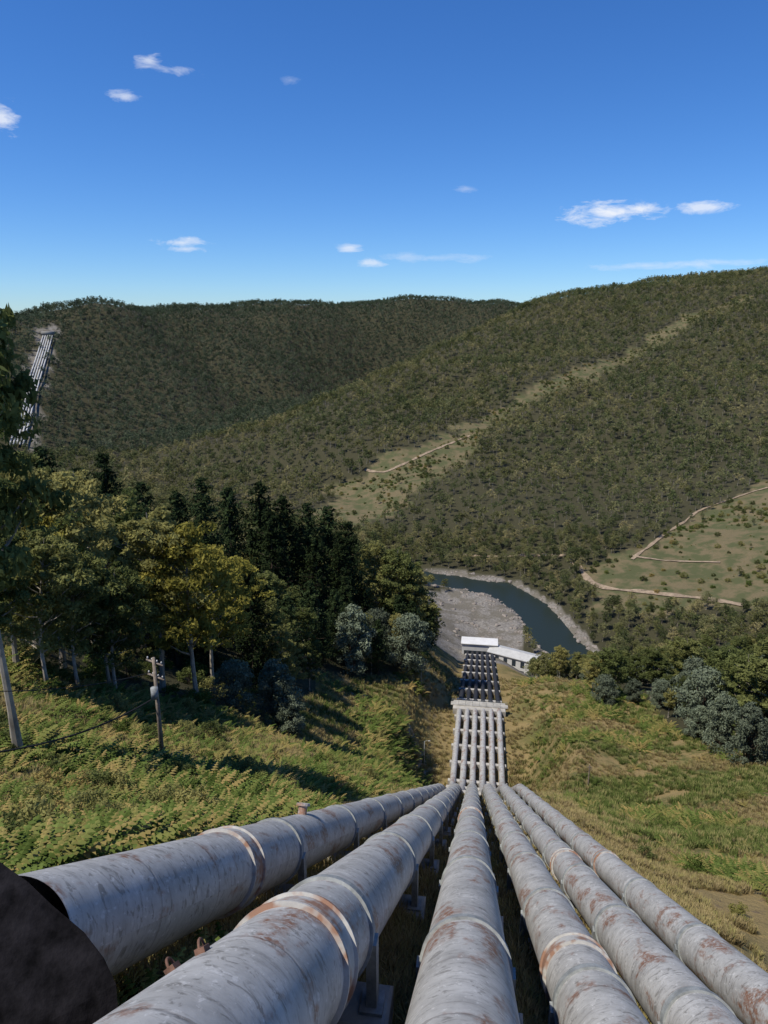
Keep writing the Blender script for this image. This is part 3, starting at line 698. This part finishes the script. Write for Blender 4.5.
obj('valve_house',b.mesh('valve_house',[m_wh,m_win]),parent=par)

# ---------------------------------------------------------------- distant penstock on the far hill
top,_=drape(48,338,700); bot,_=drape(17,448,700); b=MB()
dd_=(bot-top)[:2]; L_=np.linalg.norm(dd_); dd_/=L_; nn=np.array([-dd_[1],dd_[0]])
for j in range(5):
    q=[]
    for i in range(40):
        xy=top[:2]+dd_*L_*i/39+nn*(j-2)*3.9; q.append((xy[0],xy[1],float(ground(*(top[:2]+dd_*L_*i/39)))+4))
    q=np.array(q); 
    for _ in range(30): q[1:-1,2]=(q[:-2,2]+q[2:,2])/2
    b.tube(q,1.15,8,0)
for i in range(1,8):
    xy=top[:2]+dd_*L_*i/8; b.box((xy[0],xy[1],float(ground(*xy))+1.5),(20,4,4.4),1,[[nn[0],nn[1],0],[dd_[0],dd_[1],0],[0,0,1]])
xy=top[:2]-dd_*14; b.box((xy[0],xy[1],float(ground(*xy))+4),(24,12,7),1,[[nn[0],nn[1],0],[dd_[0],dd_[1],0],[0,0,1]],.5)
obj('distant_penstock',b.mesh('distant_penstock',[simple('pale_steel',(.42,.42,.40),.1,.1),m_conc],True))

# ---------------------------------------------------------------- power pole and wires
m_wood=simple('pole_timber',(.22,.18,.14),.4,3,.9,.1); m_ins=simple('porcelain',(.5,.48,.44),.2,5,.3); m_wire=simple('wire',(.015,.015,.015),.1)
p,dd=drape(163,762,35); Hh=112*dd/FL*1.02; b=MB()
b.tube([(0,0,-.5),(0,0,Hh*.5),(0,0,Hh)],[.19,.16,.12],10,0)
for z_ in (Hh-.5,Hh-1.7):
    b.box((0,0.16,z_),(1.9,.12,.14),0,[[.83,-.55,0],[.55,.83,0],[0,0,1]])
    for j in (-.8,-.3,.3,.8):
        q=np.array([.83*j,-.55*j+.16,z_+.07]); b.tube([q,q+[0,0,.08],q+[0,0,.1],q+[0,0,.2],q+[0,0,.24]],[.03,.03,.07,.06,.02],8,1)
b.tube([(.0,-.45,Hh-3.2),(.0,-.45,Hh-2.3)],[.28,.28],12,2); b.box((0,-.2,Hh-2.7),(.1,.3,.5),2)
obj('power_pole',b.mesh('power_pole',[m_wood,m_ins,m_leg],True),tuple(p))
def wire(nm,a,b_,sag,r=.02):
    q=[np.asarray(a)*(1-t)+np.asarray(b_)*t-np.array([0,0,sag*4*t*(1-t)]) for t in np.linspace(0,1,24)]
    m=MB(); m.tube(q,r,5,0); obj(nm,m.mesh(nm,[m_wire]))
wire('power_line',p+[-.5,0,Hh-3.6],S(-60,758,38),1.0,.06); wire('power_line',p+[-.6,.4,Hh-1.5],S(-60,690,40),.6,.03)
def lamp(u,v,vt):
    p,dd=drape(u,v,90); h=(v-vt)*dd/FL; b=MB(); b.tube([(0,0,-.3),(0,0,h*.6),(0,0,h)],[.13,.10,.07],8,0); b.tube([(0,0,h-.05),(.5,0,h+.15),(1.0,0,h+.15)],.05,6,0); b.box((1.15,0,h+.12),(.5,.22,.12),1,None,.02)
    obj('street_lamp',b.mesh('lamp',[m_leg,m_ins],True),tuple(p))
lamp(421,690,662); lamp(424,768,738)
p,dd=drape(588,786,90); b=MB(); b.tube([(0,0,-.3),(0,0,4.4)],[.14,.11],8,0); b.box((0,0,3.9),(.9,.08,.1),0); obj('timber_post',b.mesh('post',[m_wood]),tuple(p))

# ---------------------------------------------------------------- light and sky
SA,SE=math.radians(-116),math.radians(60)
to=Vector((math.cos(SE)*math.sin(SA),math.cos(SE)*math.cos(SA),math.sin(SE)))
sl=bpy.data.lights.new('sun','SUN'); sl.energy=5.0; sl.angle=math.radians(.5); sl.color=(1,.95,.86)
so=bpy.data.objects.new('sun',sl); so.rotation_euler=to.to_track_quat('Z','Y').to_euler(); COL.objects.link(so)
w=bpy.data.worlds.new('World'); scene.world=w; w.use_nodes=True; nt=w.node_tree; nt.nodes.clear(); k=N(nt)
sky=k.n('ShaderNodeTexSky',sky_type='NISHITA'); sky.sun_disc=False; sky.sun_elevation=SE; sky.sun_rotation=SA%(2*math.pi); sky.air_density=1.0; sky.dust_density=.1; sky.ozone_density=4.0; sky.altitude=700
hs=k.n('ShaderNodeHueSaturation'); hs.inputs['Saturation'].default_value=1.2; k.l(sky.outputs[0],hs.inputs['Color'])
tn=k.mix(1.0,hs.outputs[0],(.66,.88,1.20),'MULTIPLY')
dirv=k.n('ShaderNodeTexCoord').outputs['Generated']
nz=k.noise(k.scale(dirv,(1,1,3.0)),22,6,.68,dist=.4)
tot=None
for u,v,a_,b_,st in [(612,213,50,11,1.),(640,208,30,6,.9),(700,207,26,6,.75),(183,242,28,6,.7),(186,249,22,4,.7),(350,248,14,5,.7),(372,263,16,4,.6),(125,96,14,5,.6),(150,60,14,6,.6),(178,70,24,5,.45),(2,118,16,12,.8),(430,258,60,5,.3),(640,266,50,4,.4),(710,263,60,4,.4),(465,188,14,5,.25),(290,80,12,4,.2)]:
    c=S(u,v,1.); c/=np.linalg.norm(c); r_=np.cross(c,[0,0,1]); r_/=np.linalg.norm(r_); u_=np.cross(r_,c)
    def dot(vv,s_):
        x=k.n('ShaderNodeVectorMath',operation='DOT_PRODUCT'); k.l(dirv,x.inputs[0]); x.inputs[1].default_value=tuple(float(q)*s_ for q in vv); return x.outputs['Value']
    x=dot(r_,FL*1.03/a_); y=dot(u_,FL*1.03/b_); rr=k.math('SQRT',k.math('ADD',k.math('MULTIPLY',x,x),k.math('MULTIPLY',y,y)))
    fr=k.math('GREATER_THAN',dot(c,1.),0.)
    mk=k.math('ADD',k.math('SUBTRACT',.75,k.math('MULTIPLY',rr,.75)),k.math('MULTIPLY',k.math('SUBTRACT',nz,.5),2.4))
    mk=k.math('MULTIPLY',k.math('MULTIPLY',k.mr(mk,.05,.75),fr),st)
    tot=mk if tot is None else k.math('MAXIMUM',tot,mk)
cc=k.mix(tot,tn,(7.4,7.8,8.6))
bg=k.n('ShaderNodeBackground'); bg.inputs[1].default_value=.115; k.l(cc,bg.inputs[0]); o=k.n('ShaderNodeOutputWorld'); k.l(bg.outputs[0],o.inputs[0])

cam=bpy.data.cameras.new('camera'); cam.sensor_fit='VERTICAL'; cam.sensor_height=36; cam.lens=FL/1024*36; cam.clip_start=.1; cam.clip_end=9000
co=bpy.data.objects.new('camera',cam); co.rotation_euler=(math.radians(75),0,0); COL.objects.link(co); scene.camera=co
